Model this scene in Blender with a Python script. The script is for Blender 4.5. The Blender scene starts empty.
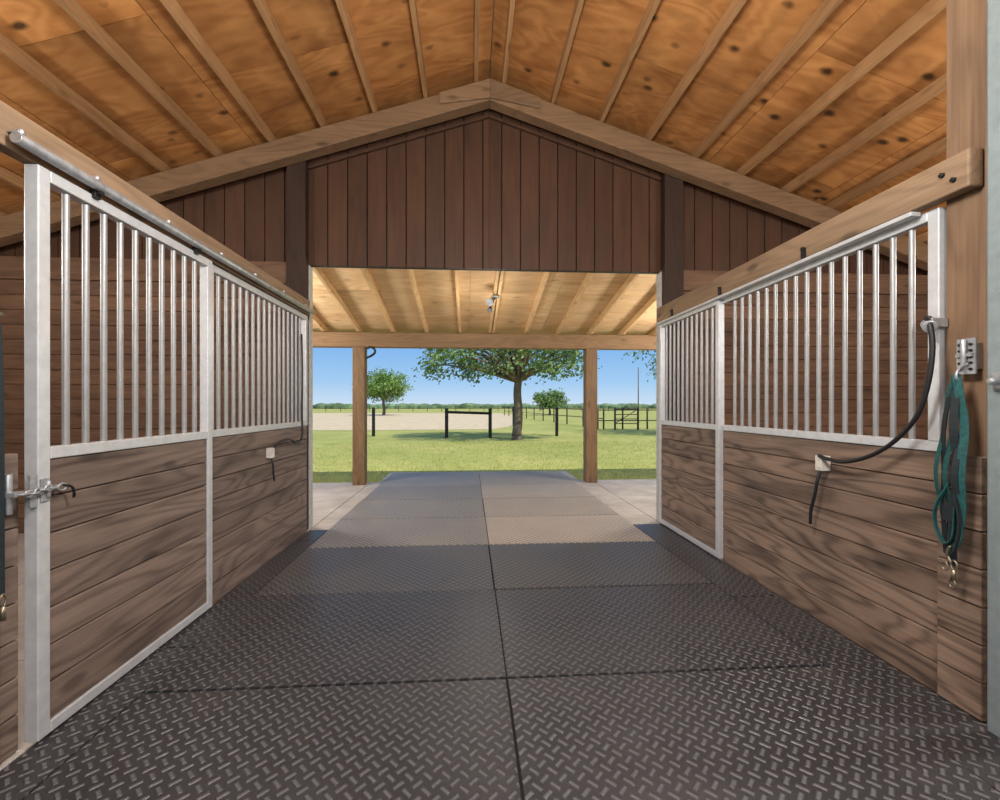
import bpy, math, random
from mathutils import Vector, Matrix
random.seed(7)
D=bpy.data; S=bpy.context.scene
def lin(c):
    r=[]
    for v in c[:3]:
        v/=255.0
        r.append(v/12.92 if v<=0.04045 else ((v+0.055)/1.055)**2.4)
    return (r[0],r[1],r[2],1)
# ---------------------------------------------------------------- node helpers
class NT:
    def __init__(s,name,tree=None):
        if tree is None:
            s.mat=D.materials.new(name); s.mat.use_nodes=True; s.t=s.mat.node_tree
        else: s.t=tree
        s.t.nodes.clear()
    def n(s,ty,**kw):
        nd=s.t.nodes.new(ty)
        for k,v in kw.items(): setattr(nd,k,v)
        return nd
    def l(s,a,b): s.t.links.new(a,b)
    def put(s,sock,v):
        if hasattr(v,'is_output'): s.l(v,sock)
        elif v is not None: sock.default_value=v
    def m(s,op,a,b=None,c=None,clamp=False):
        nd=s.n('ShaderNodeMath',operation=op); nd.use_clamp=clamp
        s.put(nd.inputs[0],a)
        if b is not None: s.put(nd.inputs[1],b)
        if c is not None: s.put(nd.inputs[2],c)
        return nd.outputs[0]
    def v(s,op,a,b=None):
        nd=s.n('ShaderNodeVectorMath',operation=op); s.put(nd.inputs[0],a)
        if b is not None: s.put(nd.inputs[1],b)
        return nd.outputs[0]
    def noise(s,vec,scale=1,detail=3,rough=.5,dist=0):
        nd=s.n('ShaderNodeTexNoise'); s.l(vec,nd.inputs['Vector'])
        nd.inputs['Scale'].default_value=scale; nd.inputs['Detail'].default_value=detail
        nd.inputs['Roughness'].default_value=rough; nd.inputs['Distortion'].default_value=dist
        return nd.outputs[0]
    def mix(s,f,a,b,bt='MIX'):
        nd=s.n('ShaderNodeMix',data_type='RGBA',blend_type=bt)
        s.put(nd.inputs[0],f); s.put(nd.inputs[6],a); s.put(nd.inputs[7],b)
        return nd.outputs[2]
    def ramp(s,f,lo,hi):
        nd=s.n('ShaderNodeMapRange'); s.put(nd.inputs[0],f)
        nd.inputs[1].default_value=lo; nd.inputs[2].default_value=hi
        return nd.outputs[0]
    def out(s,col,rough=.6,metal=0,bump=None,bs=.3,bd=.01,spec=.5):
        b=s.n('ShaderNodeBsdfPrincipled'); o=s.n('ShaderNodeOutputMaterial')
        s.put(b.inputs['Base Color'],col); s.put(b.inputs['Roughness'],rough); s.put(b.inputs['Metallic'],metal)
        b.inputs['Specular IOR Level'].default_value=spec
        if bump is not None:
            bn=s.n('ShaderNodeBump'); bn.inputs['Strength'].default_value=bs; bn.inputs['Distance'].default_value=bd
            s.l(bump,bn.inputs['Height']); s.l(bn.outputs[0],b.inputs['Normal'])
        s.l(b.outputs[0],o.inputs[0]); return s.mat
def coords(t,axis,off=True):
    tc=t.n('ShaderNodeTexCoord').outputs['Object']
    g=t.n('ShaderNodeNewGeometry').outputs['Random Per Island']
    if off:
        o=t.n('ShaderNodeCombineXYZ'); 
        t.l(t.m('MULTIPLY',g,37.0),o.inputs[0]); t.l(t.m('MULTIPLY',g,91.0),o.inputs[1]); t.l(t.m('MULTIPLY',g,53.0),o.inputs[2])
        tc=t.v('ADD',tc,o.outputs[0])
    return tc,g
def sc(axis,lo,cr):
    return tuple(lo if a==axis else cr for a in 'xyz')
def wood(name,axis,dark,light,knots=.5,var=.25,rough=.65,ring=30,ringamt=.45,spec=.35):
    t=NT(name); p,g=coords(t,axis)
    low=t.noise(t.v('MULTIPLY',p,sc(axis,.5,3.2)),1,2,.5,.3)
    rings=t.m('ADD',t.m('MULTIPLY',t.m('SINE',t.m('MULTIPLY',low,float(ring*3))),.5),.5)
    rings=t.m('POWER',rings,2.0)
    fib=t.noise(t.v('MULTIPLY',p,sc(axis,2.2,75)),1,4,.6)
    blot=t.noise(t.v('MULTIPLY',p,sc(axis,.9,5)),1,4,.6)
    f=t.m('ADD',t.m('MULTIPLY',rings,ringamt*.55),t.m('ADD',t.m('MULTIPLY',t.ramp(fib,.3,.7),.35),t.m('MULTIPLY',t.ramp(blot,.3,.7),.45)))
    f=t.m('MINIMUM',f,1.0)
    col=t.mix(f,lin(light),lin(dark))
    vo=t.n('ShaderNodeTexVoronoi'); t.l(t.v('MULTIPLY',p,sc(axis,2.0,5.0)),vo.inputs['Vector']); vo.inputs['Scale'].default_value=1
    kn=t.ramp(vo.outputs['Distance'],.16,.08)
    col=t.mix(t.m('MULTIPLY',kn,knots),col,lin([c*.38 for c in dark]))
    br=t.m('ADD',t.m('MULTIPLY',g,var*2),1-var)
    cm=t.n('ShaderNodeCombineColor'); 
    for i in range(3): t.l(br,cm.inputs[i])
    col=t.mix(1.0,col,cm.outputs[0],'MULTIPLY')
    return t.out(col,rough,0,f,.25,.004,spec)
def flat(name,c,rough=.5,metal=0,nz=.12,scale=20,spec=.5):
    t=NT(name); tc=t.n('ShaderNodeTexCoord').outputs['Object']
    n=t.noise(tc,scale,4,.6)
    col=t.mix(t.ramp(n,.3,.7),lin([x*(1-nz) for x in c]),lin([min(255,x*(1+nz*.6)) for x in c]))
    return t.out(col,rough,metal,n,.08,.002,spec)
# ---------------------------------------------------------------- materials
M={}
M['plankY']=wood('stall_plank_wood','y',(74,62,56),(140,122,110),.5,.17,ringamt=.6)
M['plankR']=wood('stall_plank_wood_right','y',(76,62,53),(150,127,109),.5,.15,ringamt=.75)
M['plankX']=wood('inner_wall_planks','x',(78,56,42),(124,94,72),.5,.16)
M['beamY']=wood('header_wood','y',(104,84,64),(152,126,100),.5,.08)
M['beamX']=wood('truss_wood','x',(100,76,55),(140,110,82),.5,.10)
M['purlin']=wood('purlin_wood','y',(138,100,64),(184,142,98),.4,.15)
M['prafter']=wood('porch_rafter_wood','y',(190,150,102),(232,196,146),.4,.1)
M['pbeam']=wood('porch_beam_wood','x',(110,84,56),(152,120,86),.4,.08)
M['post']=wood('post_wood','z',(96,74,56),(140,112,86),.5,.05)
M['ppost']=wood('porch_post_wood','z',(98,76,52),(140,110,78),.4,.05)
M['darkpost']=wood('stained_post_wood','z',(40,27,21),(62,43,33),.3,.05)
M['siding']=wood('stained_siding','z',(54,33,22),(84,56,39),.2,.10,.6,10,.3)
M['sidingback']=flat('siding_groove',(18,11,8),.8)
M['darkgap']=flat('dark_gap',(20,16,14),.9)
M['alu']=flat('white_aluminium',(194,196,198),.38,.25,.05)
M['bar']=flat('aluminium_tube',(148,148,148),.42,.4,.05)
M['galv']=flat('galvanised_steel',(172,175,178),.38,.6,.15,30)
M['black']=flat('black_rubber_cable',(22,22,24),.5)
M['iron']=flat('dark_iron',(40,38,38),.5,.5)
M['brass']=flat('brass_snap',(150,140,120),.35,.8)
M['teal']=flat('teal_webbing',(20,76,76),.8,0,.3,60)
M['navy']=flat('dark_webbing',(20,32,36),.8,0,.3,60)
M['steelteal']=flat('painted_gate_steel',(128,140,142),.4,.1,.06)
M['plastic']=flat('outlet_plastic',(205,200,190),.45)
M['white']=flat('white_paint',(176,176,172),.5)
def plywood(name,dark,light,axis='x',kn=.8,sat=1):
    t=NT(name); p,g=coords(t,axis)
    b=t.noise(t.v('MULTIPLY',p,sc(axis,1.0,4.0)),1,5,.62,.6)
    r=t.m('ADD',t.m('MULTIPLY',t.m('SINE',t.m('MULTIPLY',t.noise(t.v('MULTIPLY',p,sc(axis,.5,2.2)),1,2,.5,.5),70.0)),.5),.5)
    f=t.m('ADD',t.m('MULTIPLY',t.ramp(b,.32,.68),.7),t.m('MULTIPLY',r,.3))
    col=t.mix(f,lin(light),lin(dark))
    st=t.noise(p,.9,4,.6,.4)
    col=t.mix(t.m('MULTIPLY',t.ramp(st,.5,.7),.55*kn),col,lin([c*.58 for c in dark]))
    vo=t.n('ShaderNodeTexVoronoi'); t.l(t.v('MULTIPLY',p,sc(axis,2.6,4.2)),vo.inputs['Vector']); vo.inputs['Scale'].default_value=1
    vo.inputs['Randomness'].default_value=1
    nz=t.noise(p,14,3,.6)
    dd=t.m('ADD',vo.outputs['Distance'],t.m('MULTIPLY',nz,.12))
    kk=t.ramp(dd,.24,.13)
    col=t.mix(t.m('MULTIPLY',kk,kn),col,lin([c*.30 for c in dark]))
    br=t.m('ADD',t.m('MULTIPLY',g,.36),.82)
    cm=t.n('ShaderNodeCombineColor')
    for i in range(3): t.l(br,cm.inputs[i])
    col=t.mix(1.0,col,cm.outputs[0],'MULTIPLY')
    return t.out(col,.7,0,f,.1,.002,.3)
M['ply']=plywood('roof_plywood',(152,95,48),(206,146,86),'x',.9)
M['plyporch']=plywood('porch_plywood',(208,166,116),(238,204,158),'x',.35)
def rubber(name,base,top,dust,rough=.42,bs=.9,damt=.35,var=.24):
    t=NT(name); tc0=t.n('ShaderNodeTexCoord').outputs['Object']
    g=t.n('ShaderNodeNewGeometry').outputs['Random Per Island']
    o=t.n('ShaderNodeCombineXYZ'); t.l(t.m('MULTIPLY',g,.31),o.inputs[0]); t.l(t.m('MULTIPLY',g,.73),o.inputs[1])
    tc=t.v('ADD',tc0,o.outputs[0])
    sp=t.n('ShaderNodeSeparateXYZ'); t.l(tc,sp.inputs[0]); x,y=sp.outputs[0],sp.outputs[1]
    k=1/(0.044*1.41421)
    u=t.m('MULTIPLY',t.m('ADD',x,y),k); w=t.m('MULTIPLY',t.m('SUBTRACT',x,y),k)
    fu=t.m('FLOOR',u); fw=t.m('FLOOR',w)
    a=t.m('ABSOLUTE',t.m('SUBTRACT',t.m('SUBTRACT',u,fu),.5)); b=t.m('ABSOLUTE',t.m('SUBTRACT',t.m('SUBTRACT',w,fw),.5))
    par=t.m('MODULO',t.m('ADD',t.m('ADD',fu,fw),10000.0),2.0)
    def dash(p,q):
        A=t.ramp(p,.5,.40); B=t.ramp(q,.21,.1)
        return t.m('MULTIPLY',A,B)
    d1=dash(a,b); d2=dash(b,a)
    mask=t.m('ADD',t.m('MULTIPLY',d1,par),t.m('MULTIPLY',d2,t.m('SUBTRACT',1.0,par)))
    big=t.noise(tc,1.6,5,.6); sm=t.noise(tc0,40,3,.6)
    col=t.mix(mask,lin(base),lin(top))  # dash tops coloured lighter to paint in their highlights
    col=t.mix(t.m('MULTIPLY',t.ramp(big,.42,.7),damt),col,lin(dust))
    col=t.mix(t.m('MULTIPLY',sm,.12),col,lin(dust))
    br=t.m('ADD',t.m('MULTIPLY',g,var),1-var/2)
    cm=t.n('ShaderNodeCombineColor')
    for i in range(3): t.l(br,cm.inputs[i])
    col=t.mix(1.0,col,cm.outputs[0],'MULTIPLY')
    r=t.m('ADD',t.m('MULTIPLY',big,.25),rough-.1)
    return t.out(col,r,0,mask,bs,.005,.5)
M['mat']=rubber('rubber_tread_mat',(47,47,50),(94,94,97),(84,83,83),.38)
M['matmid']=rubber('mid_glare_tint_mat',(62,62,63),(112,111,110),(108,105,101),.42)  # mid-aisle tier, base colour lightened for daylight glare
M['matglare']=rubber('dusty_glare_tint_mat',(108,106,102),(172,168,162),(164,158,148),.48)  # dusty exit mats, sky glare painted into the colour
M['matglare2']=rubber('aged_glare_tint_mat',(134,128,119),(188,180,168),(184,174,157),.52)  # aged exit mats, sky glare painted in as well
def concrete():
    t=NT('concrete'); tc=t.n('ShaderNodeTexCoord').outputs['Object']
    n=t.noise(tc,2.2,6,.65); n2=t.noise(tc,60,2); n3=t.noise(t.v('MULTIPLY',tc,(1.0,9.0,1.0)),1,3,.6)
    col=t.mix(t.ramp(n,.35,.7),lin((190,185,178)),lin((158,152,144)))
    col=t.mix(t.m('MULTIPLY',t.ramp(n3,.5,.7),.3),col,lin((142,136,128)))
    return t.out(col,.75,0,n2,.2,.003)
M['conc']=concrete()
def grass():
    t=NT('grass_lawn'); tc=t.n('ShaderNodeTexCoord').outputs['Object']
    a=t.noise(tc,.25,5,.6); b=t.noise(tc,3.5,5,.7); c=t.noise(tc,28,3,.7)
    col=t.mix(t.ramp(a,.35,.65),lin((156,160,86)),lin((192,184,112)))
    col=t.mix(t.m('MULTIPLY',t.ramp(b,.4,.65),.6),col,lin((124,138,64)))
    col=t.mix(t.m('MULTIPLY',t.ramp(c,.45,.7),.5),col,lin((206,196,126)))
    return t.out(col,.9,0,c,.5,.05,.1)
M['grass']=grass()
M['sand']=flat('arena_sand',(212,190,156),.95,0,.08,2,.1)
def leafm(name,a,b):
    t=NT(name); g=t.n('ShaderNodeNewGeometry').outputs['Random Per Island']
    col=t.mix(g,lin(a),lin(b))
    return t.out(col,.6,0,None,spec=.2)
M['leaf']=leafm('oak_leaves',(76,104,56),(144,168,104))
M['leaf2']=leafm('field_tree_leaves',(76,112,48),(146,174,90))
M['blade']=leafm('grass_blades',(126,142,66),(186,184,110))
M['bark']=wood('bark','z',(84,72,62),(136,120,104),.2,.05,.9)
M['far']=flat('distant_foliage',(112,134,100),.95,0,.3,.2,.05)
M['fence']=wood('fence_wood','x',(52,44,38),(92,80,68),.2,.15,.8)
# ---------------------------------------------------------------- mesh builder
class MB:
    def __init__(s,name,mats):
        s.name=name; s.v=[]; s.f=[]; s.mi=[]; s.sm=[]; s.mats=mats
    def add(s,vs,fs,m=0,smooth=False):
        o=len(s.v); s.v+= [tuple(p) for p in vs]
        for f in fs: s.f.append([i+o for i in f]); s.mi.append(m); s.sm.append(smooth)
    def box(s,x0,x1,y0,y1,z0,z1,m=0):
        s.add([(x0,y0,z0),(x1,y0,z0),(x1,y1,z0),(x0,y1,z0),(x0,y0,z1),(x1,y0,z1),(x1,y1,z1),(x0,y1,z1)],
          [(0,3,2,1),(4,5,6,7),(0,1,5,4),(1,2,6,5),(2,3,7,6),(3,0,4,7)],m)
    def hexa(s,vs,m=0):
        s.add(vs,[(0,3,2,1),(4,5,6,7),(0,1,5,4),(1,2,6,5),(2,3,7,6),(3,0,4,7)],m)
    def cyl(s,p0,p1,r,seg=10,m=0,r2=None,cap=True):
        s.tube([p0,p1],r,seg,m,r2=r2,cap=cap)
    def tube(s,path,r,seg=8,m=0,r2=None,closed=False,cap=True,flatw=None):
        P=[Vector(p) for p in path]; n=len(P); rings=[]
        up=None
        for i,p in enumerate(P):
            if closed: t=P[(i+1)%n]-P[(i-1)%n]
            else: t=P[min(i+1,n-1)]-P[max(i-1,0)]
            if t.length<1e-9: t=Vector((0,0,1))
            t.normalize()
            if up is None:
                a=Vector((0,0,1)) if abs(t.z)<.9 else Vector((1,0,0))
                up=(a-t*a.dot(t)).normalized()
            else:
                up=(up-t*up.dot(t))
                up=up.normalized() if up.length>1e-6 else Vector((1,0,0))
            sd=t.cross(up)
            rr=r if r2 is None else r+(r2-r)*i/max(1,n-1)
            ring=[]
            for k in range(seg):
                a=2*math.pi*k/seg
                ring.append(p+(up*math.cos(a)+sd*math.sin(a))*rr)
            rings.append(ring)
        vs=[q for r_ in rings for q in r_]; fs=[]
        for i in range(n if closed else n-1):
            j=(i+1)%n
            for k in range(seg):
                k2=(k+1)%seg
                fs.append((i*seg+k,i*seg+k2,j*seg+k2,j*seg+k))
        s.add(vs,fs,m,True)
        if cap and not closed:
            o=len(s.v)-len(vs)
            s.f.append([o+k for k in range(seg)][::-1]); s.mi.append(m); s.sm.append(False)
            s.f.append([o+(n-1)*seg+k for k in range(seg)]); s.mi.append(m); s.sm.append(False)
    def ribbon(s,path,w,th,side,m=0):
        P=[Vector(p) for p in path]; sd=Vector(side).normalized(); vs=[];fs=[]
        n=len(P)
        for i,p in enumerate(P):
            t=(P[min(i+1,n-1)]-P[max(i-1,0)]).normalized(); nn=t.cross(sd).normalized()
            for a,b in ((-1,-1),(1,-1),(1,1),(-1,1)): vs.append(p+sd*a*w/2+nn*b*th/2)
        for i in range(n-1):
            for k in range(4):
                k2=(k+1)%4; fs.append((i*4+k,i*4+k2,(i+1)*4+k2,(i+1)*4+k))
        s.add(vs,fs,m)
    def sphere(s,c,r,m=0,seg=12,ring=8,sc=(1,1,1)):
        vs=[];fs=[]
        for i in range(ring+1):
            th=math.pi*i/ring
            for k in range(seg):
                a=2*math.pi*k/seg
                vs.append((c[0]+r*sc[0]*math.sin(th)*math.cos(a),c[1]+r*sc[1]*math.sin(th)*math.sin(a),c[2]+r*sc[2]*math.cos(th)))
        for i in range(ring):
            for k in range(seg): fs.append((i*seg+k,(i+1)*seg+k,(i+1)*seg+(k+1)%seg,i*seg+(k+1)%seg))
        s.add(vs,fs,m,True)
    def link(s,c,a,b,r,ax1,ax2,m=0):
        c=Vector(c);ax1=Vector(ax1).normalized();ax2=Vector(ax2).normalized()
        s.tube([c+ax1*a*math.cos(t*math.pi/8)+ax2*b*math.sin(t*math.pi/8) for t in range(16)],r,6,m,closed=True)
    def make(s,parent=None,bevel=0):
        me=D.meshes.new(s.name); me.from_pydata(s.v,[],s.f)
        for k in s.mats: me.materials.append(M[k])
        me.polygons.foreach_set('material_index',s.mi); me.polygons.foreach_set('use_smooth',s.sm); me.update()
        ob=D.objects.new(s.name,me); S.collection.objects.link(ob)
        if parent: ob.parent=parent
        if bevel:
            b=ob.modifiers.new('bevel','BEVEL'); b.width=bevel; b.segments=2; b.limit_method='ANGLE'; b.angle_limit=math.radians(50)
        return ob
def empty(name,loc=(0,0,0)):
    e=D.objects.new(name,None); e.empty_display_size=.2; S.collection.objects.link(e); return e
def smooth(pts,k=6):
    P=[Vector(p) for p in pts]; P=[P[0]*2-P[1]]+P+[P[-1]*2-P[-2]]; out=[]
    for i in range(1,len(P)-2):
        for j in range(k):
            t=j/k; a,b,c,d=P[i-1],P[i],P[i+1],P[i+2]
            out.append(.5*((2*b)+(c-a)*t+(2*a-5*b+4*c-d)*t*t+(3*b-a-3*c+d)*t**3))
    out.append(P[-2]); return out
# ---------------------------------------------------------------- dimensions (metres)
XL,XR=-1.62,2.04          # aisle faces
RX=0.2; PITCH=.327        # ridge
YB=-5.0                   # open back end
G=4.80                    # front gable plane
WL,WR=-5.3,5.7            # outer walls
def roofz(x,top): return top-PITCH*abs(x-RX)
CH_TOP=4.53; PLY=4.635
# ---------------------------------------------------------------- floor
b=MB('floor',['conc'])
for (x0,x1) in ((-5.5,-3.2),(-3.19,-1.64),(-1.63,2.05),(2.06,3.9),(3.91,5.9)):
    for (y0,y1) in ((YB-.6,-1),(-.99,2.4),(2.41,4.83),(4.84,6.2),(6.21,7.55)):
        b.box(x0,x1,y0,y1,-.14,0)
b.box(-1.5,1.85,7.56,8.62,-.14,0)
b.make(bevel=.004)
b=MB('rubber_floor_mats',['mat','matmid','matglare','matglare2','darkgap'])
b.box(-1.61,2.03,-4.9,4.06,.0005,.003,4); b.box(-1.42,1.71,4.06,8.47,.0005,.003,4)
rows=[-4.93,-3.93,-2.93,-1.93,-.93,.07,1.07,2.07,3.07,4.07,5.07,6.07,7.07,8.5]
cols=[(-1.43,.17),(.17,1.72)]
for i in range(len(rows)-1):
    for ci,c in enumerate(cols):
        j=lambda:random.uniform(-.004,.004)
        y0,y1=rows[i],rows[i+1]
        mi=0 if y1<3.2 else 1 if y1<4.2 else (3 if ci==1 else 2)  # rows step to lighter colours toward the exit, painting in daylight
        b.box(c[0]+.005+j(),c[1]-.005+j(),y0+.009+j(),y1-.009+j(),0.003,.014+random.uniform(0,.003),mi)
for (x0,x1,o) in ((-1.617,-1.436,.1),(1.726,2.036,.5)):
    y=-5+o
    while y<4.5:
        b.box(x0,x1,y+.006,min(y+1.83,4.66),.003,.013,0); y+=1.838
b.make(bevel=.003)
# ---------------------------------------------------------------- stall fronts
def planks_y(b,x0,x1,y0,y1,z0,z1,m=0,h=.142):
    n=max(1,round((z1-z0)/h)); hh=(z1-z0)/n
    for i in range(n): b.box(x0,x1,y0,y1,z0+i*hh+.0025,z0+(i+1)*hh-.0025,m)
def stall_front(name,side,y0,y1,framed,ztop,zmid=1.07,xoff=0,mat='plankY',sp=.092,ends=(True,True),zbot=.03):
    e=empty(name)
    xf=(XL-xoff) if side<0 else (XR+xoff)
    def xr(a,c): return (xf-c,xf-a) if side<0 else (xf+a,xf+c)
    p=MB('planks',[mat,'darkgap'])
    fw=.05
    ya=y0+(fw if framed else 0); yb=y1-(fw if framed else 0)
    zb=zbot+(.045 if framed else 0)
    x0,x1=xr(.008,.036); planks_y(p,x0,x1,ya,yb,zb,zmid,0)
    x0,x1=xr(.037,.045); p.box(x0,x1,ya,yb,zb,zmid,1)
    p.make(e,.005)
    f=MB('frame',['alu'])
    x0,x1=xr(0,.05)
    ra=y0+(fw if ends[0] else 0); rb=y1-(fw if ends[1] else 0)
    f.box(x0,x1,ra if framed else y0,rb if framed else y1,zmid,zmid+.045)
    f.box(x0,x1,ra,rb,ztop-.045,ztop)
    if framed: f.box(x0,x1,ra,rb,zbot,zbot+.045)
    zl=zbot if framed else zmid+.0455
    if ends[0]: f.box(x0,x1,y0,y0+fw,zl,ztop)
    if ends[1]: f.box(x0,x1,y1-fw,y1,zl,ztop)
    f.make(e,.004)
    g=MB('bars',['bar'])
    L=(y1-y0-2*fw); n=int(round(L/sp))
    xc=(xf-.025) if side<0 else (xf+.025)
    for i in range(1,n):
        y=y0+fw+L*i/n
        g.cyl((xc,y,zmid+.04),(xc,y,ztop-.04),.0125,10,cap=False)
    g.make(e)
    return e
stall_front('sliding_stall_door',-1,1.77,2.90,True,2.165,xoff=-.03)
stall_front('stall_front_panel',-1,2.92,4.62,False,2.165,zbot=.005)
stall_front('sliding_stall_door',1,3.52,4.68,True,2.14,xoff=-.03,mat='plankR')
stall_front('stall_front_panel',1,1.83,3.53,False,2.14,zbot=.005,mat='plankR',ends=(True,False))
stall_front('stall_front_panel',-1,-4.9,1.3,False,2.165,zbot=.005)
stall_front('stall_front_panel',1,-4.9,1.3,False,2.14,zbot=.005,mat='plankR')
b=MB('corner_post',['post','plankR'])
b.box(2.055,2.20,1.66,1.815,0,3.95)
planks_y(b,2.026,2.05,1.655,1.827,.015,1.07,1)
b.make(bevel=.004)
b=MB('corner_post',['darkpost','plankY'])
b.box(-1.80,-1.64,1.46,1.685,0,3.9)
planks_y(b,-1.69,-1.655,1.69,1.768,.005,1.1,1)
b.make(bevel=.004)
# stall header beams + door tracks
e=empty('door_track_header')
b=MB('beam',['beamY','galv']); b.box(-1.66,-1.602,1.0,4.64,2.17,2.32); b.box(-1.66,-1.602,YB,.995,2.17,2.32); b.make(e,.006)
b=MB('track',['galv','iron'])
b.tube([(-1.565,1.66,2.20),(-1.565,4.62,2.20)],.021,14,0)
for y in (1.68,2.0,2.45,2.95,3.4,3.9,4.4):
    b.box(-1.602,-1.563,y-.012,y+.012,2.222,2.230,0)
    b.cyl((-1.565,y,2.22),(-1.565,y,2.236),.011,8,0)
for y in (2.02,2.72):
    b.box(-1.60,-1.575,y-.015,y+.015,2.15,2.185,1); b.cyl((-1.555,y,2.175),(-1.59,y,2.175),.010,10,1)
b.make(e,.002)
e=empty('door_track_header')
b=MB('beam',['beamY']); b.box(1.985,2.05,1.665,4.68,2.15,2.305); b.box(1.985,2.05,YB,1.45,2.15,2.305); b.make(e,.008)
b=MB('track',['alu','iron','galv'])
b.box(1.982,2.03,1.90,4.66,2.128,2.148,0)
for y in (1.72,1.765): b.cyl((1.985,y,2.20+(y-1.72)*.9),(1.972,y,2.20+(y-1.72)*.9),.011,6,1)
for y in (2.55,3.45,4.3):
    b.box(1.970,1.986,y-.014,y+.014,2.15,2.19,1); b.cyl((1.985,y,2.20),(1.966,y,2.20),.014,10,1)
b.make(e,.002)
# ---------------------------------------------------------------- outer walls
def wall_y(name,x,s):
    b=MB(name,['plankX','darkgap']); h=roofz(x,PLY)-.02
    n=int(h/.15)+1; hh=h/n
    for i in range(n):
        b.box(min(x,x+s*.03),max(x,x+s*.03),YB,G,i*hh+.002,(i+1)*hh-.002,0)
    b.box(min(x+s*.031,x+s*.05),max(x+s*.031,x+s*.05),YB,G,0,h,1)
    b.make(bevel=.003)
wall_y('wall_left',WL,-1); wall_y('wall_right',WR,1)
b=MB('wall_front',['plankX','siding','sidingback','beamX','darkgap','darkpost'])
LZ=2.74
for (x0,x1) in ((WL,-1.66),(2.06,WR)):
    n=17
    hh=2.52/n
    for i in range(n): b.box(x0,x1,G-.035,G-.003,i*hh+.002,(i+1)*hh-.002,0)
    b.box(x0,x1,G-.06,G-.001,2.52,2.74,0)
    b.box(x0,x1,G,G+.03,0,LZ,2)
def sid(x0,x1,z0,ya,yb,step=.2,gap=.01,top=CH_TOP+.05,m=1):
    x=x0
    while x<x1-.02:
        xe=min(x+step-gap,x1)
        if x<RX<xe: cuts=[x,RX,xe]
        else: cuts=[x,xe]
        for a,c in zip(cuts[:-1],cuts[1:]):
            za,zc=roofz(a,top),roofz(c,top)
            if min(za,zc)>z0:
                b.hexa([(a,ya,z0),(c,ya,z0),(c,yb,z0),(a,yb,z0),(a,ya,za),(c,ya,zc),(c,yb,zc),(a,yb,za)],m)
        x+=step
sid(WL,-1.66,LZ,G-.025,G-.002)
sid(2.06,WR,LZ,G-.025,G-.002)
sid(-1.66,2.06,2.715,G-.05,G-.025)
for a,c in ((WL,RX),(RX,WR)):
    za,zc=roofz(a,PLY),roofz(c,PLY)
    b.hexa([(a,G,LZ),(c,G,LZ),(c,G+.03,LZ),(a,G+.03,LZ),(a,G,za),(c,G,zc),(c,G+.03,zc),(a,G+.03,za)],2)
b.box(-1.66,2.06,G-.024,G+.03,2.715,2.78,2)
b.make(bevel=.003)
b=MB('gable_post',['darkpost','post']); b.box(-1.84,-1.655,G-.15,G-.061,0,roofz(-1.75,CH_TOP)-.02); b.make(bevel=.005)
b=MB('gable_post',['darkpost','post']); b.box(2.065,2.27,G-.15,G-.061,0,roofz(2.16,CH_TOP)-.02); b.make(bevel=.005)
b=MB('trim_1',['white']); b.box(-1.655,-1.645,4.74,G+.04,0,2.71); b.make(bevel=.002)
b=MB('trim_2',['white']); b.box(2.05,2.064,4.72,G+.04,0,2.71); b.make(bevel=.003)
# ---------------------------------------------------------------- roof
b=MB('ceiling',['ply'])
xs=[0,1.16,2.34,3.52,4.7,6.1]
for sgn in (-1,1):
    for i in range(5):
        y=YB-.4-(.6 if i%2 else 0)
        while y<G+.4:
            y1=min(y+1.22,G+.5)
            xa,xb=xs[i]+.004,xs[i+1]-.004
            y0=max(y,YB-.5)
            za,zb=PLY-PITCH*xa,PLY-PITCH*xb
            A=RX+sgn*xa; B=RX+sgn*xb
            if sgn>0: b.hexa([(A,y0+.004,za),(B,y0+.004,zb),(B,y1-.004,zb),(A,y1-.004,za),(A,y0+.004,za+.02),(B,y0+.004,zb+.02),(B,y1-.004,zb+.02),(A,y1-.004,za+.02)])
            else: b.hexa([(B,y0+.004,zb),(A,y0+.004,za),(A,y1-.004,za),(B,y1-.004,zb),(B,y0+.004,zb+.02),(A,y0+.004,za+.02),(A,y1-.004,za+.02),(B,y1-.004,zb+.02)])
            y=y1
b.make()
b=MB('roof_metal',['galv'])
for sgn in (-1,1):
    A=RX; B=RX+sgn*6.3
    za,zb=PLY+.05,PLY+.05-PITCH*6.3
    v=[(A,YB-.6,za),(B,YB-.6,zb),(B,G+.5,zb),(A,G+.5,za)]
    if sgn<0: v=[v[1],v[0],v[3],v[2]]
    b.hexa(v+[(p[0],p[1],p[2]+.02) for p in v])
b.make()
b=MB('roof_purlins',['purlin'])
for sgn in (-1,1):
    k=0
    while k<12:
        dx=.14+.5*k; x=RX+sgn*dx; k+=1
        z1=roofz(x,PLY)-.002-PITCH*.02
        z0=z1-.092
        b.box(x-.02,x+.02,YB-.4,G-.03,z0,z1)
b.make(bevel=.003)
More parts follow.
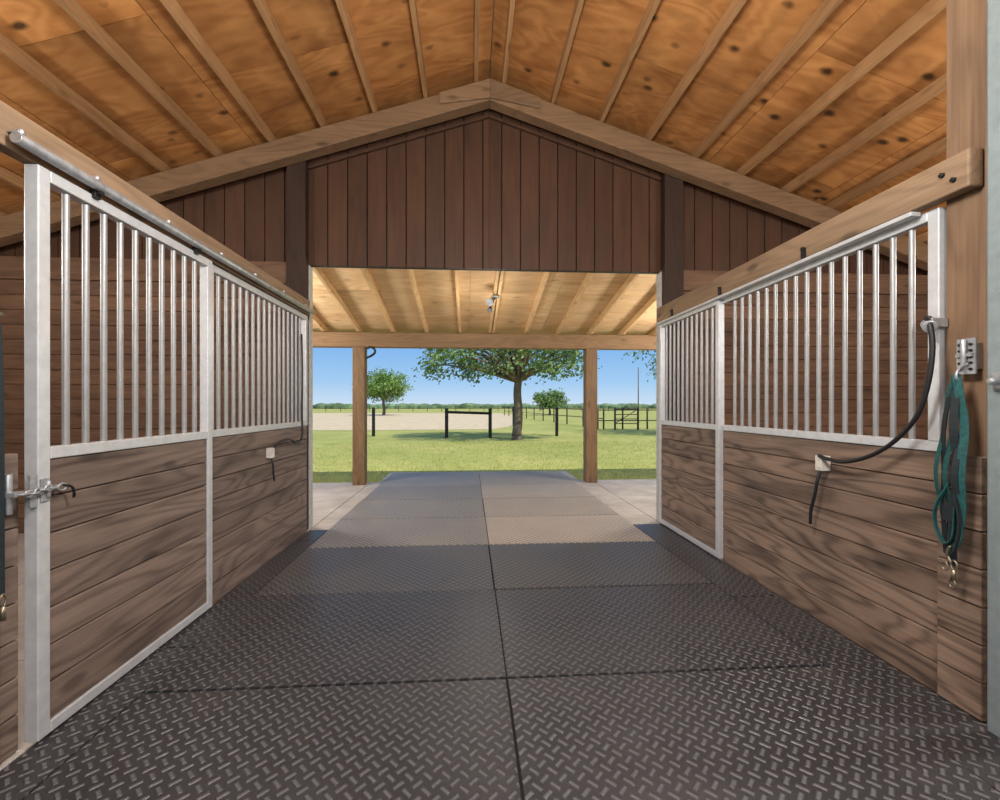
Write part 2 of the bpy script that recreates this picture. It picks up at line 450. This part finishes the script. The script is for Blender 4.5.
def truss(y0,y1,name='roof_truss'):
    b=MB(name,['beamX','galv'])
    th=.20
    top=CH_TOP+.0
    for sgn in (-1,1):
        A=RX; B=RX+sgn*5.4
        za,zb=top,top-PITCH*5.4
        v=[(A,y0,za-th),(B,y0,zb-th),(B,y1,zb-th),(A,y1,za-th)]
        u=[(A,y0,za),(B,y0,zb),(B,y1,zb),(A,y1,za)]
        if sgn<0: v=[v[1],v[0],v[3],v[2]]; u=[u[1],u[0],u[3],u[2]]
        b.hexa(v+u)
    g=.5
    for a,c in ((RX-g,RX),(RX,RX+g)):
        za=top-PITCH*abs(a-RX); zc=top-PITCH*abs(c-RX)
        za0=za-.11 if a!=RX else za-.19; zc0=zc-.11 if c!=RX else zc-.19
        b.hexa([(a,y0-.025,za0),(c,y0-.025,zc0),(c,y0-.001,zc0),(a,y0-.001,za0),(a,y0-.025,za),(c,y0-.025,zc),(c,y0-.001,zc),(a,y0-.001,za)])
    b.make(bevel=.006)
truss(4.50,4.64); truss(.75,.89); truss(-2.9,-2.76)
b=MB('gable_batten',['siding'])
for sgn in (-1,1):
    A=RX; B=RX+sgn*1.85; top=CH_TOP-.205
    za,zb=top,top-PITCH*1.85
    v=[(A,4.71,za-.03),(B,4.71,zb-.03),(B,4.748,zb-.03),(A,4.748,za-.03)]; u=[(p[0],p[1],p[2]+.03) for p in v]
    if sgn<0: v=[v[1],v[0],v[3],v[2]]; u=[u[1],u[0],u[3],u[2]]
    b.hexa(v+u)
b.make(bevel=.003)
# ---------------------------------------------------------------- porch
def pz(y): return 2.545+(7.35-y)*.19
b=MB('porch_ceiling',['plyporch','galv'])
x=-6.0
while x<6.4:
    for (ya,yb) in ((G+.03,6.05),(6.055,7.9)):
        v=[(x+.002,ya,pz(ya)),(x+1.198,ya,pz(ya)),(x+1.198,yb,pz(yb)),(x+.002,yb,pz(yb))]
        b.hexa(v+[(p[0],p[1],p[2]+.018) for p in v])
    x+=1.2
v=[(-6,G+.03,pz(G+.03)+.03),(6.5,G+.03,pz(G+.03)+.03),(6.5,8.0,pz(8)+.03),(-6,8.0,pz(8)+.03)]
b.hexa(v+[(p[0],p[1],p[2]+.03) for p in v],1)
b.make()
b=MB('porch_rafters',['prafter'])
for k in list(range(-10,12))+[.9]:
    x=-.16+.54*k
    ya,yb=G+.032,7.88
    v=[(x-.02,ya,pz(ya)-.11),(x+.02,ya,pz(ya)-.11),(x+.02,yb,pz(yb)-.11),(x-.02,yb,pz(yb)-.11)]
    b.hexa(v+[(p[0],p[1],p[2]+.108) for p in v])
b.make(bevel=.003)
b=MB('porch_beam',['pbeam']); b.box(-6,6.4,7.28,7.36,2.2,2.43); b.box(-6,6.4,7.37,7.45,2.2,2.43); b.make(bevel=.005)
b=MB('porch_post',['ppost','galv','iron']); b.box(-1.86,-1.67,7.27,7.46,0,2.198); b.make(bevel=.008)
b=MB('porch_post',['ppost']); b.box(1.90,2.09,7.27,7.46,0,2.198); b.make(bevel=.008)
for x in (-5.7,5.8):
    b=MB('porch_post',['ppost']); b.box(x-.09,x+.09,7.27,7.46,0,2.198); b.make(bevel=.008)
b=MB('downspout_hook',['iron']); b.tube(smooth([(-1.62,7.26,2.17),(-1.58,7.24,2.19),(-1.52,7.24,2.17),(-1.5,7.24,2.11),(-1.55,7.24,2.06),(-1.62,7.26,2.03),(-1.66,7.28,2.02)]),.018,8); b.make()
e=empty('porch_flood_lamp')
b=MB('lamp_body',['galv','iron','white'])
b.cyl((.33,5.9,2.705),(.33,5.9,2.685),.055,16,0)
b.tube(smooth([(.33,5.9,2.69),(.31,5.9,2.66),(.27,5.88,2.635)]),.012,8,1)
b.cyl((.285,5.89,2.65),(.25,5.80,2.60),.022,14,0,r2=.05)
b.tube(smooth([(.33,5.9,2.69),(.30,5.9,2.62),(.27,5.9,2.56),(.26,5.88,2.53)]),.008,8,1)
b.cyl((.27,5.9,2.555),(.25,5.83,2.50),.018,12,1,r2=.035)
b.make(e)
L=D.lights.new('point_light','POINT'); L.energy=22; L.color=(1,.95,.88); L.shadow_soft_size=.15
o=D.objects.new('point_light',L); o.location=(.2,5.7,2.1); S.collection.objects.link(o); o.parent=e
# ---------------------------------------------------------------- tack & hardware, right side
e=empty('water_heater_cord')
b=MB('cord',['black','plastic','galv'])
b.tube(smooth([(2.03,1.86,1.66),(1.99,1.84,1.655),(1.965,1.80,1.62),(1.965,1.79,1.51),(1.965,1.81,1.36),(1.965,1.86,1.22),(1.965,1.97,1.10),(1.965,2.10,1.02),(1.97,2.25,.975),(1.985,2.38,.975),(1.995,2.45,.985)]),.0105,8,0)
b.tube(smooth([(2.0,2.45,.90),(1.985,2.452,.84),(1.985,2.47,.76),(1.985,2.50,.66),(1.99,2.51,.58)]),.009,8,0)
b.make(e)
b=MB('socket_box',['plastic','galv','black'])
b.box(1.99,2.045,2.425,2.475,.90,.985,0); b.box(1.984,1.992,2.435,2.465,.915,.97,0)
b.cyl((2.0,1.84,1.63),(1.965,1.80,1.61),.026,14,1)
b.box(1.975,2.05,1.80,1.83,1.61,1.65,1)
b.make(e,.003)
e=empty('lead_rope_hook')
b=MB('hook_plate',['galv','iron'])
b.box(2.012,2.019,1.665,1.735,1.40,1.545,0)
b.box(2.019,2.056,1.675,1.725,1.42,1.525,0)
for z in (1.42,1.445,1.47,1.495,1.52):
    b.cyl((2.012,1.68,z),(2.004,1.68,z),.006,6,1); b.cyl((2.012,1.72,z),(2.004,1.72,z),.006,6,1)
b.tube([(2.0,1.70,1.54),(2.0,1.70,1.43)],.010,10,0)
b.box(2.0,2.012,1.67,1.73,1.47,1.483,0)
b.tube(smooth([(2.012,1.695,1.44),(1.985,1.695,1.43),(1.965,1.695,1.40),(1.97,1.695,1.375),(1.985,1.695,1.385)]),.006,8,0)
b.make(e,.001)
b=MB('lead_straps',['teal','navy','brass','galv'])
for (dy,bot,wob,m,w) in ((-.03,.70,.010,0,.028),(-.008,.62,-.012,1,.028),(.016,.74,.014,0,.026),(.034,.66,-.006,1,.024),(-.018,.80,.02,1,.022),(.048,.78,.012,0,.022)):
    pts=[(1.97,1.70,1.40),(1.965,1.70+dy*.5,1.33),(1.96+wob,1.70+dy,1.18),(1.962-wob,1.705+dy*1.2,1.0),(1.965+wob*.5,1.71+dy,.85),(1.965,1.715+dy*.6,bot)]
    b.ribbon(smooth(pts),w,.004,(0.35*(1 if dy>0 else -1),1,0),m)
b.ribbon(smooth([(1.955,1.715,.95),(1.945,1.755,.86),(1.945,1.76,.78),(1.95,1.73,.71),(1.955,1.70,.74),(1.955,1.69,.86)]),.02,.004,(1,.2,0),0)
b.ribbon(smooth([(1.955,1.69,.92),(1.95,1.67,.80),(1.95,1.685,.70),(1.955,1.71,.66)]),.02,.004,(1,.2,0),1)
b.box(1.95,1.972,1.69,1.735,.80,.86,1)
b.tube(smooth([(1.96,1.715,.70),(1.96,1.725,.66),(1.96,1.71,.63)]),.006,8,2)
b.link((1.96,1.70,.625),.018,.012,.004,(0,0,1),(0,1,0),2)
b.tube([(1.96,1.70,.607),(1.96,1.705,.56)],.008,8,2)
b.link((1.96,1.707,.548),.016,.011,.004,(0,0,1),(0,1,0),2)
b.link((1.96,1.735,.61),.016,.012,.004,(0,0,1),(0,1,0),2)
b.make(e)
b=MB('steel_gate_post',['steelteal','galv'])
b.box(1.992,2.05,1.50,1.612,0.014,3.2,0)
b.box(1.977,1.992,1.545,1.585,1.33,1.40,1)
b.cyl((1.98,1.56,1.365),(1.94,1.56,1.365),.014,12,1)
b.make(bevel=.012)
# ---------------------------------------------------------------- hardware, left side
e=empty('door_chain_latch')
b=MB('latch_plate',['galv','iron'])
b.box(-1.638,-1.630,1.66,1.72,.89,1.03,0)
for z in (.905,.935,.985,1.015):
    b.cyl((-1.63,1.672,z),(-1.622,1.672,z),.006,6,1); b.cyl((-1.63,1.708,z),(-1.622,1.708,z),.006,6,1)
b.tube([(-1.615,1.69,1.03),(-1.615,1.69,.89)],.010,10,0)
b.box(-1.63,-1.58,1.675,1.72,.952,.968,0)
b.box(-1.60,-1.589,1.74,1.765,.90,1.02,0)
b.make(e,.001)
b=MB('chain',['galv','iron'])
y=1.70
for i in range(6):
    ax2=(0,0,1) if i%2 else (1,0,0)
    b.link((-1.575,y,.96-.004*math.sin(i)),.016,.011,.0045,(0,1,0),ax2,0); y+=.019
b.tube([(-1.578,1.80,.96),(-1.578,1.835,.962)],.010,10,0)
b.tube([(-1.58,1.80,.93),(-1.58,1.80,.99)],.007,8,0)
b.link((-1.57,1.845,.96),.018,.013,.004,(0,1,0),(0,0,1),0)
b.tube(smooth([(-1.57,1.85,.965),(-1.56,1.875,.955),(-1.56,1.885,.93),(-1.565,1.89,.91)]),.005,8,1)
b.box(-1.59,-1.583,1.775,1.81,.915,1.0,0)
b.make(e,.001)
e=empty('hanging_halter_strap')
b=MB('straps',['navy','teal','brass'])
b.ribbon(smooth([(-1.625,1.660,1.56),(-1.62,1.662,1.4),(-1.615,1.660,1.1),(-1.618,1.664,.8),(-1.615,1.662,.62)]),.024,.005,(0.2,1,0),0)
b.ribbon(smooth([(-1.63,1.674,1.50),(-1.627,1.670,1.35),(-1.625,1.675,1.2),(-1.625,1.666,1.1)]),.012,.004,(0.2,1,0),1)
b.link((-1.61,1.665,.60),.02,.011,.004,(0,0,1),(0,1,0),2); b.tube([(-1.61,1.665,.58),(-1.61,1.667,.53)],.008,8,2)
b.cyl((-1.64,1.662,1.575),(-1.61,1.662,1.59),.007,8,2)
b.make(e)
e=empty('water_heater_cord')
b=MB('cord',['black'])
b.tube(smooth([(-1.60,4.40,1.95),(-1.585,4.38,1.60),(-1.585,4.37,1.2),(-1.58,4.36,.98),(-1.58,4.22,.93),(-1.575,4.05,.975),(-1.58,3.88,.97),(-1.585,3.77,.93),(-1.60,3.74,.91)]),.009,8)
b.tube(smooth([(-1.60,3.74,.86),(-1.585,3.74,.80),(-1.585,3.75,.72),(-1.59,3.78,.66)]),.008,8)
b.make(e)
b=MB('socket_box',['plastic']); b.box(-1.628,-1.58,3.715,3.765,.85,.93); b.make(e,.003)
# ---------------------------------------------------------------- outdoors
b=MB('ground_lawn',['grass'])
b.add([(-500,-300,-.11),(500,-300,-.11),(500,700,-.11),(-500,700,-.11)],[(0,1,2,3)]); b.make()
b=MB('riding_arena_sand',['sand'])
pts=[(-40,27),(-20,26),(-6,25),(1.2,25.5),(2.4,28),(4.2,38),(6.5,60),(5,75),(-40,80)]
b.add([(x,y,-.1) for x,y in pts],[tuple(range(len(pts)))]); b.make()
b=MB('grass_tufts',['blade'])
for i in range(16000):
    y=7.6+9*random.random()**1.5; x=random.uniform(-5,7.5)
    if y<8.7 and -1.55<x<1.9: continue
    h=random.uniform(.03,.075); a=random.random()*6.28; w=.006
    c,s_=math.cos(a)*w,math.sin(a)*w
    b.add([(x-c,y-s_,-.11),(x+c,y+s_,-.11),(x+random.uniform(-.03,.03),y+random.uniform(-.03,.03),-.11+h)],[(0,1,2)])
b.make()
def tree(name,base,trunk_h,tr,cen,rad,ncl,nl,ls,leaf,clr=.5,seed=1,lean=(0,0),zmin=-1,bfrac=4):
    R=random.Random(seed); e=empty(name)
    t=MB('trunk',['bark']); B=Vector(base); T=B+Vector((lean[0],lean[1],trunk_h)); C=Vector(cen)
    path=[B+Vector((0,0,-.1)),B+Vector((0,0,.15)),B+(T-B)*.4+Vector((tr*.25,0,0)),B+(T-B)*.75-Vector((tr*.2,0,0)),T]
    sp=smooth(path,5)
    t.tube(sp[:6],tr*1.4,12,0,r2=tr); t.tube(sp[5:],tr,12,0,r2=tr*.75)
    lv=MB('foliage',[leaf])
    for i in range(ncl):
        while True:
            d=Vector((R.uniform(-1,1),R.uniform(-1,1),R.uniform(-1,1)))
            if .35<d.length<1 and d.z>zmin: break
        c=C+Vector((d.x*rad[0],d.y*rad[1],d.z*rad[2]))
        if i%bfrac==0:
            mid=(T+c)/2+Vector((R.uniform(-.1,.1)*rad[0],R.uniform(-.1,.1)*rad[1],R.uniform(.02,.18)*rad[2]))
            t.tube(smooth([T-Vector((0,0,tr)),mid,c],4),tr*R.uniform(.28,.5),6,0,r2=tr*.06)
        for k in range(nl):
            q=c+Vector((R.gauss(0,clr*.5),R.gauss(0,clr*.5),R.gauss(0,clr*.33)))
            a=Vector((R.uniform(-1,1),R.uniform(-1,1),R.uniform(-1,1))).normalized()
            u=a.orthogonal().normalized(); w=a.cross(u); s1=ls*R.uniform(.6,1.2)
            lv.add([q-u*s1,q-w*s1*.5,q+u*s1,q+w*s1*.5],[(0,1,2,3)])
    t.make(e); lv.make(e)
tree('oak_tree',(1.85,17.9,-.11),2.5,.19,(1.6,17.9,3.3),(3.5,2.8,2.4),175,70,.085,'leaf',.5,11,(.1,0),zmin=-.36)
tree('oak_tree',(11.0,20,-.11),2.6,.2,(11.0,20,4.3),(3.5,3,2),120,60,.09,'leaf',.6,5)
tree('field_tree',(-11.3,60,-.11),2.2,.22,(-11.3,60,3.8),(3.1,2.9,2.0),110,70,.16,'leaf2',.9,8)
tree('field_tree',(10.7,60,-.11),1.2,.16,(10.7,60,1.95),(2.2,2,1.1),70,50,.16,'leaf',.7,9)
b=MB('distant_treeline',['far']); R=random.Random(4)
for i in range(320):
    x=-170+340*i/320+R.uniform(-1,1); y=190+R.uniform(-12,12); r=R.uniform(1.3,1.9)
    b.sphere((x,y,r*.2),r,0,7,5,(1.8,1,R.uniform(.7,1.0)))
b.make()
def fence(name,p0,p1,n,h,rails,pr=.06,rr=.035,z=-.11):
    b=MB(name,['fence']); P0=Vector((*p0,z)); P1=Vector((*p1,z))
    for i in range(n):
        p=P0.lerp(P1,i/(n-1)); b.cyl(p-Vector((0,0,.1)),p+Vector((0,0,h)),pr,8)
    for r in rails: b.cyl(P0+Vector((0,0,r)),P1+Vector((0,0,r)),rr,6)
    b.make()
fence('paddock_fence',(7.2,25),(16,25.5),7,1.25,(.5,1.1),.05,.03)
fence('paddock_fence',(7.6,25.2),(4.6,60),11,1.2,(.6,1.1),.05,.025)
fence('field_fence',(-60,96),(60,96),41,1.3,(.6,1.15),.06,.035)
b=MB('paddock_gate',['fence'])
for z in (.25,.5,.75,1.05): b.cyl((8.0,24.4,z),(9.3,24.4,z),.022,6)
for x in (8.0,9.3): b.box(x-.04,x+.04,24.35,24.45,-.12,1.15)
b.cyl((8.0,24.4,.25),(9.3,24.4,1.05),.02,6); b.make()
b=MB('jump_rail',['iron','fence'])
for x in (-.98,.85): b.box(x-.07,x+.07,18.95,19.09,-.12,1.13,0)
b.cyl((-1.0,18.94,.98),(.87,18.94,.92),.055,10,0); b.make(bevel=.01)
for x,y in ((-4.25,20.2),(3.85,19.8),(2.9,30)):
    b=MB('hitching_post',['iron']); b.box(x-.06,x+.06,y-.06,y+.06,-.12,1.1,0); b.sphere((x,y,1.12),.07,0,10,6); b.make()
for x,y,h in ((21.0,55,6.0),):
    b=MB('utility_pole',['bark']); b.cyl((x,y,-.2),(x,y,h),.08,8,r2=.06); b.make()
# ---------------------------------------------------------------- added fill lamps, sun, sky
def fill_lamp(x,y,z,power,col=(1,.97,.93),ceilz=None,rad=.16):  # unseen fill lamp with invented fitting, added to brighten the interior
    e=empty('added_fill_lamp')
    b=MB('added_fitting',['galv','white'])
    zt=ceilz if ceilz else roofz(x,PLY)-.01
    b.cyl((x,y,zt),(x,y,zt-.03),.06,16,0); b.cyl((x,y,zt-.03),(x,y,z+.2),.008,8,0); b.cyl((x,y,z+.26),(x,y,z+.19),.025,12,0,r2=.05)
    b.make(e)
    L=D.lights.new('point_light','POINT'); L.energy=power; L.color=col; L.shadow_soft_size=rad
    o=D.objects.new('point_light',L); o.location=(x,y,z); S.collection.objects.link(o); o.parent=e
fill_lamp(.2,1.25,2.75,230,rad=.3)
fill_lamp(.2,-1.3,2.6,200,rad=.3)
fill_lamp(.2,-3.6,2.6,200,rad=.3)
fill_lamp(-3.6,1.6,2.3,150); fill_lamp(4.0,1.6,2.3,150)
fill_lamp(-3.1,5.9,1.9,150,ceilz=pz(5.9),rad=.3); fill_lamp(3.5,5.9,1.9,150,ceilz=pz(5.9),rad=.3)  # side lamps added out of view to brighten the porch
L=D.lights.new('sun','SUN'); L.energy=4.2; L.angle=math.radians(.6); L.color=(1,.95,.86)
o=D.objects.new('sun',L); o.rotation_euler=Vector((-.55,.75,-1.25)).to_track_quat('-Z','Y').to_euler(); S.collection.objects.link(o)
W=D.worlds.new('sky'); S.world=W; W.use_nodes=True; t=NT('',W.node_tree)
tc=t.n('ShaderNodeTexCoord').outputs['Generated']; sp=t.n('ShaderNodeSeparateXYZ'); t.l(tc,sp.inputs[0])
cr=t.n('ShaderNodeValToRGB'); t.l(sp.outputs[2],cr.inputs[0]); E=cr.color_ramp
E.elements[0].position=0; E.elements[0].color=lin((200,220,238)); E.elements[1].position=1; E.elements[1].color=lin((90,135,195))
x=E.elements.new(.05); x.color=lin((160,200,238)); x=E.elements.new(.14); x.color=lin((120,175,232))
x=E.elements.new(.4); x.color=lin((125,170,220))
bg=t.n('ShaderNodeBackground'); t.l(cr.outputs[0],bg.inputs[0]); bg.inputs[1].default_value=1.05
wo=t.n('ShaderNodeOutputWorld'); t.l(bg.outputs[0],wo.inputs[0])
# ---------------------------------------------------------------- camera
cam=D.cameras.new('camera'); cam.sensor_width=36; cam.lens=16.2; cam.shift_y=.005; cam.clip_end=2000
co=D.objects.new('camera',cam); co.location=(0,0,1.275)
co.rotation_euler=(math.radians(90),0,-math.atan(30/450)); S.collection.objects.link(co); S.camera=co
S.view_settings.view_transform='Standard'; S.view_settings.look='None'; S.view_settings.exposure=0
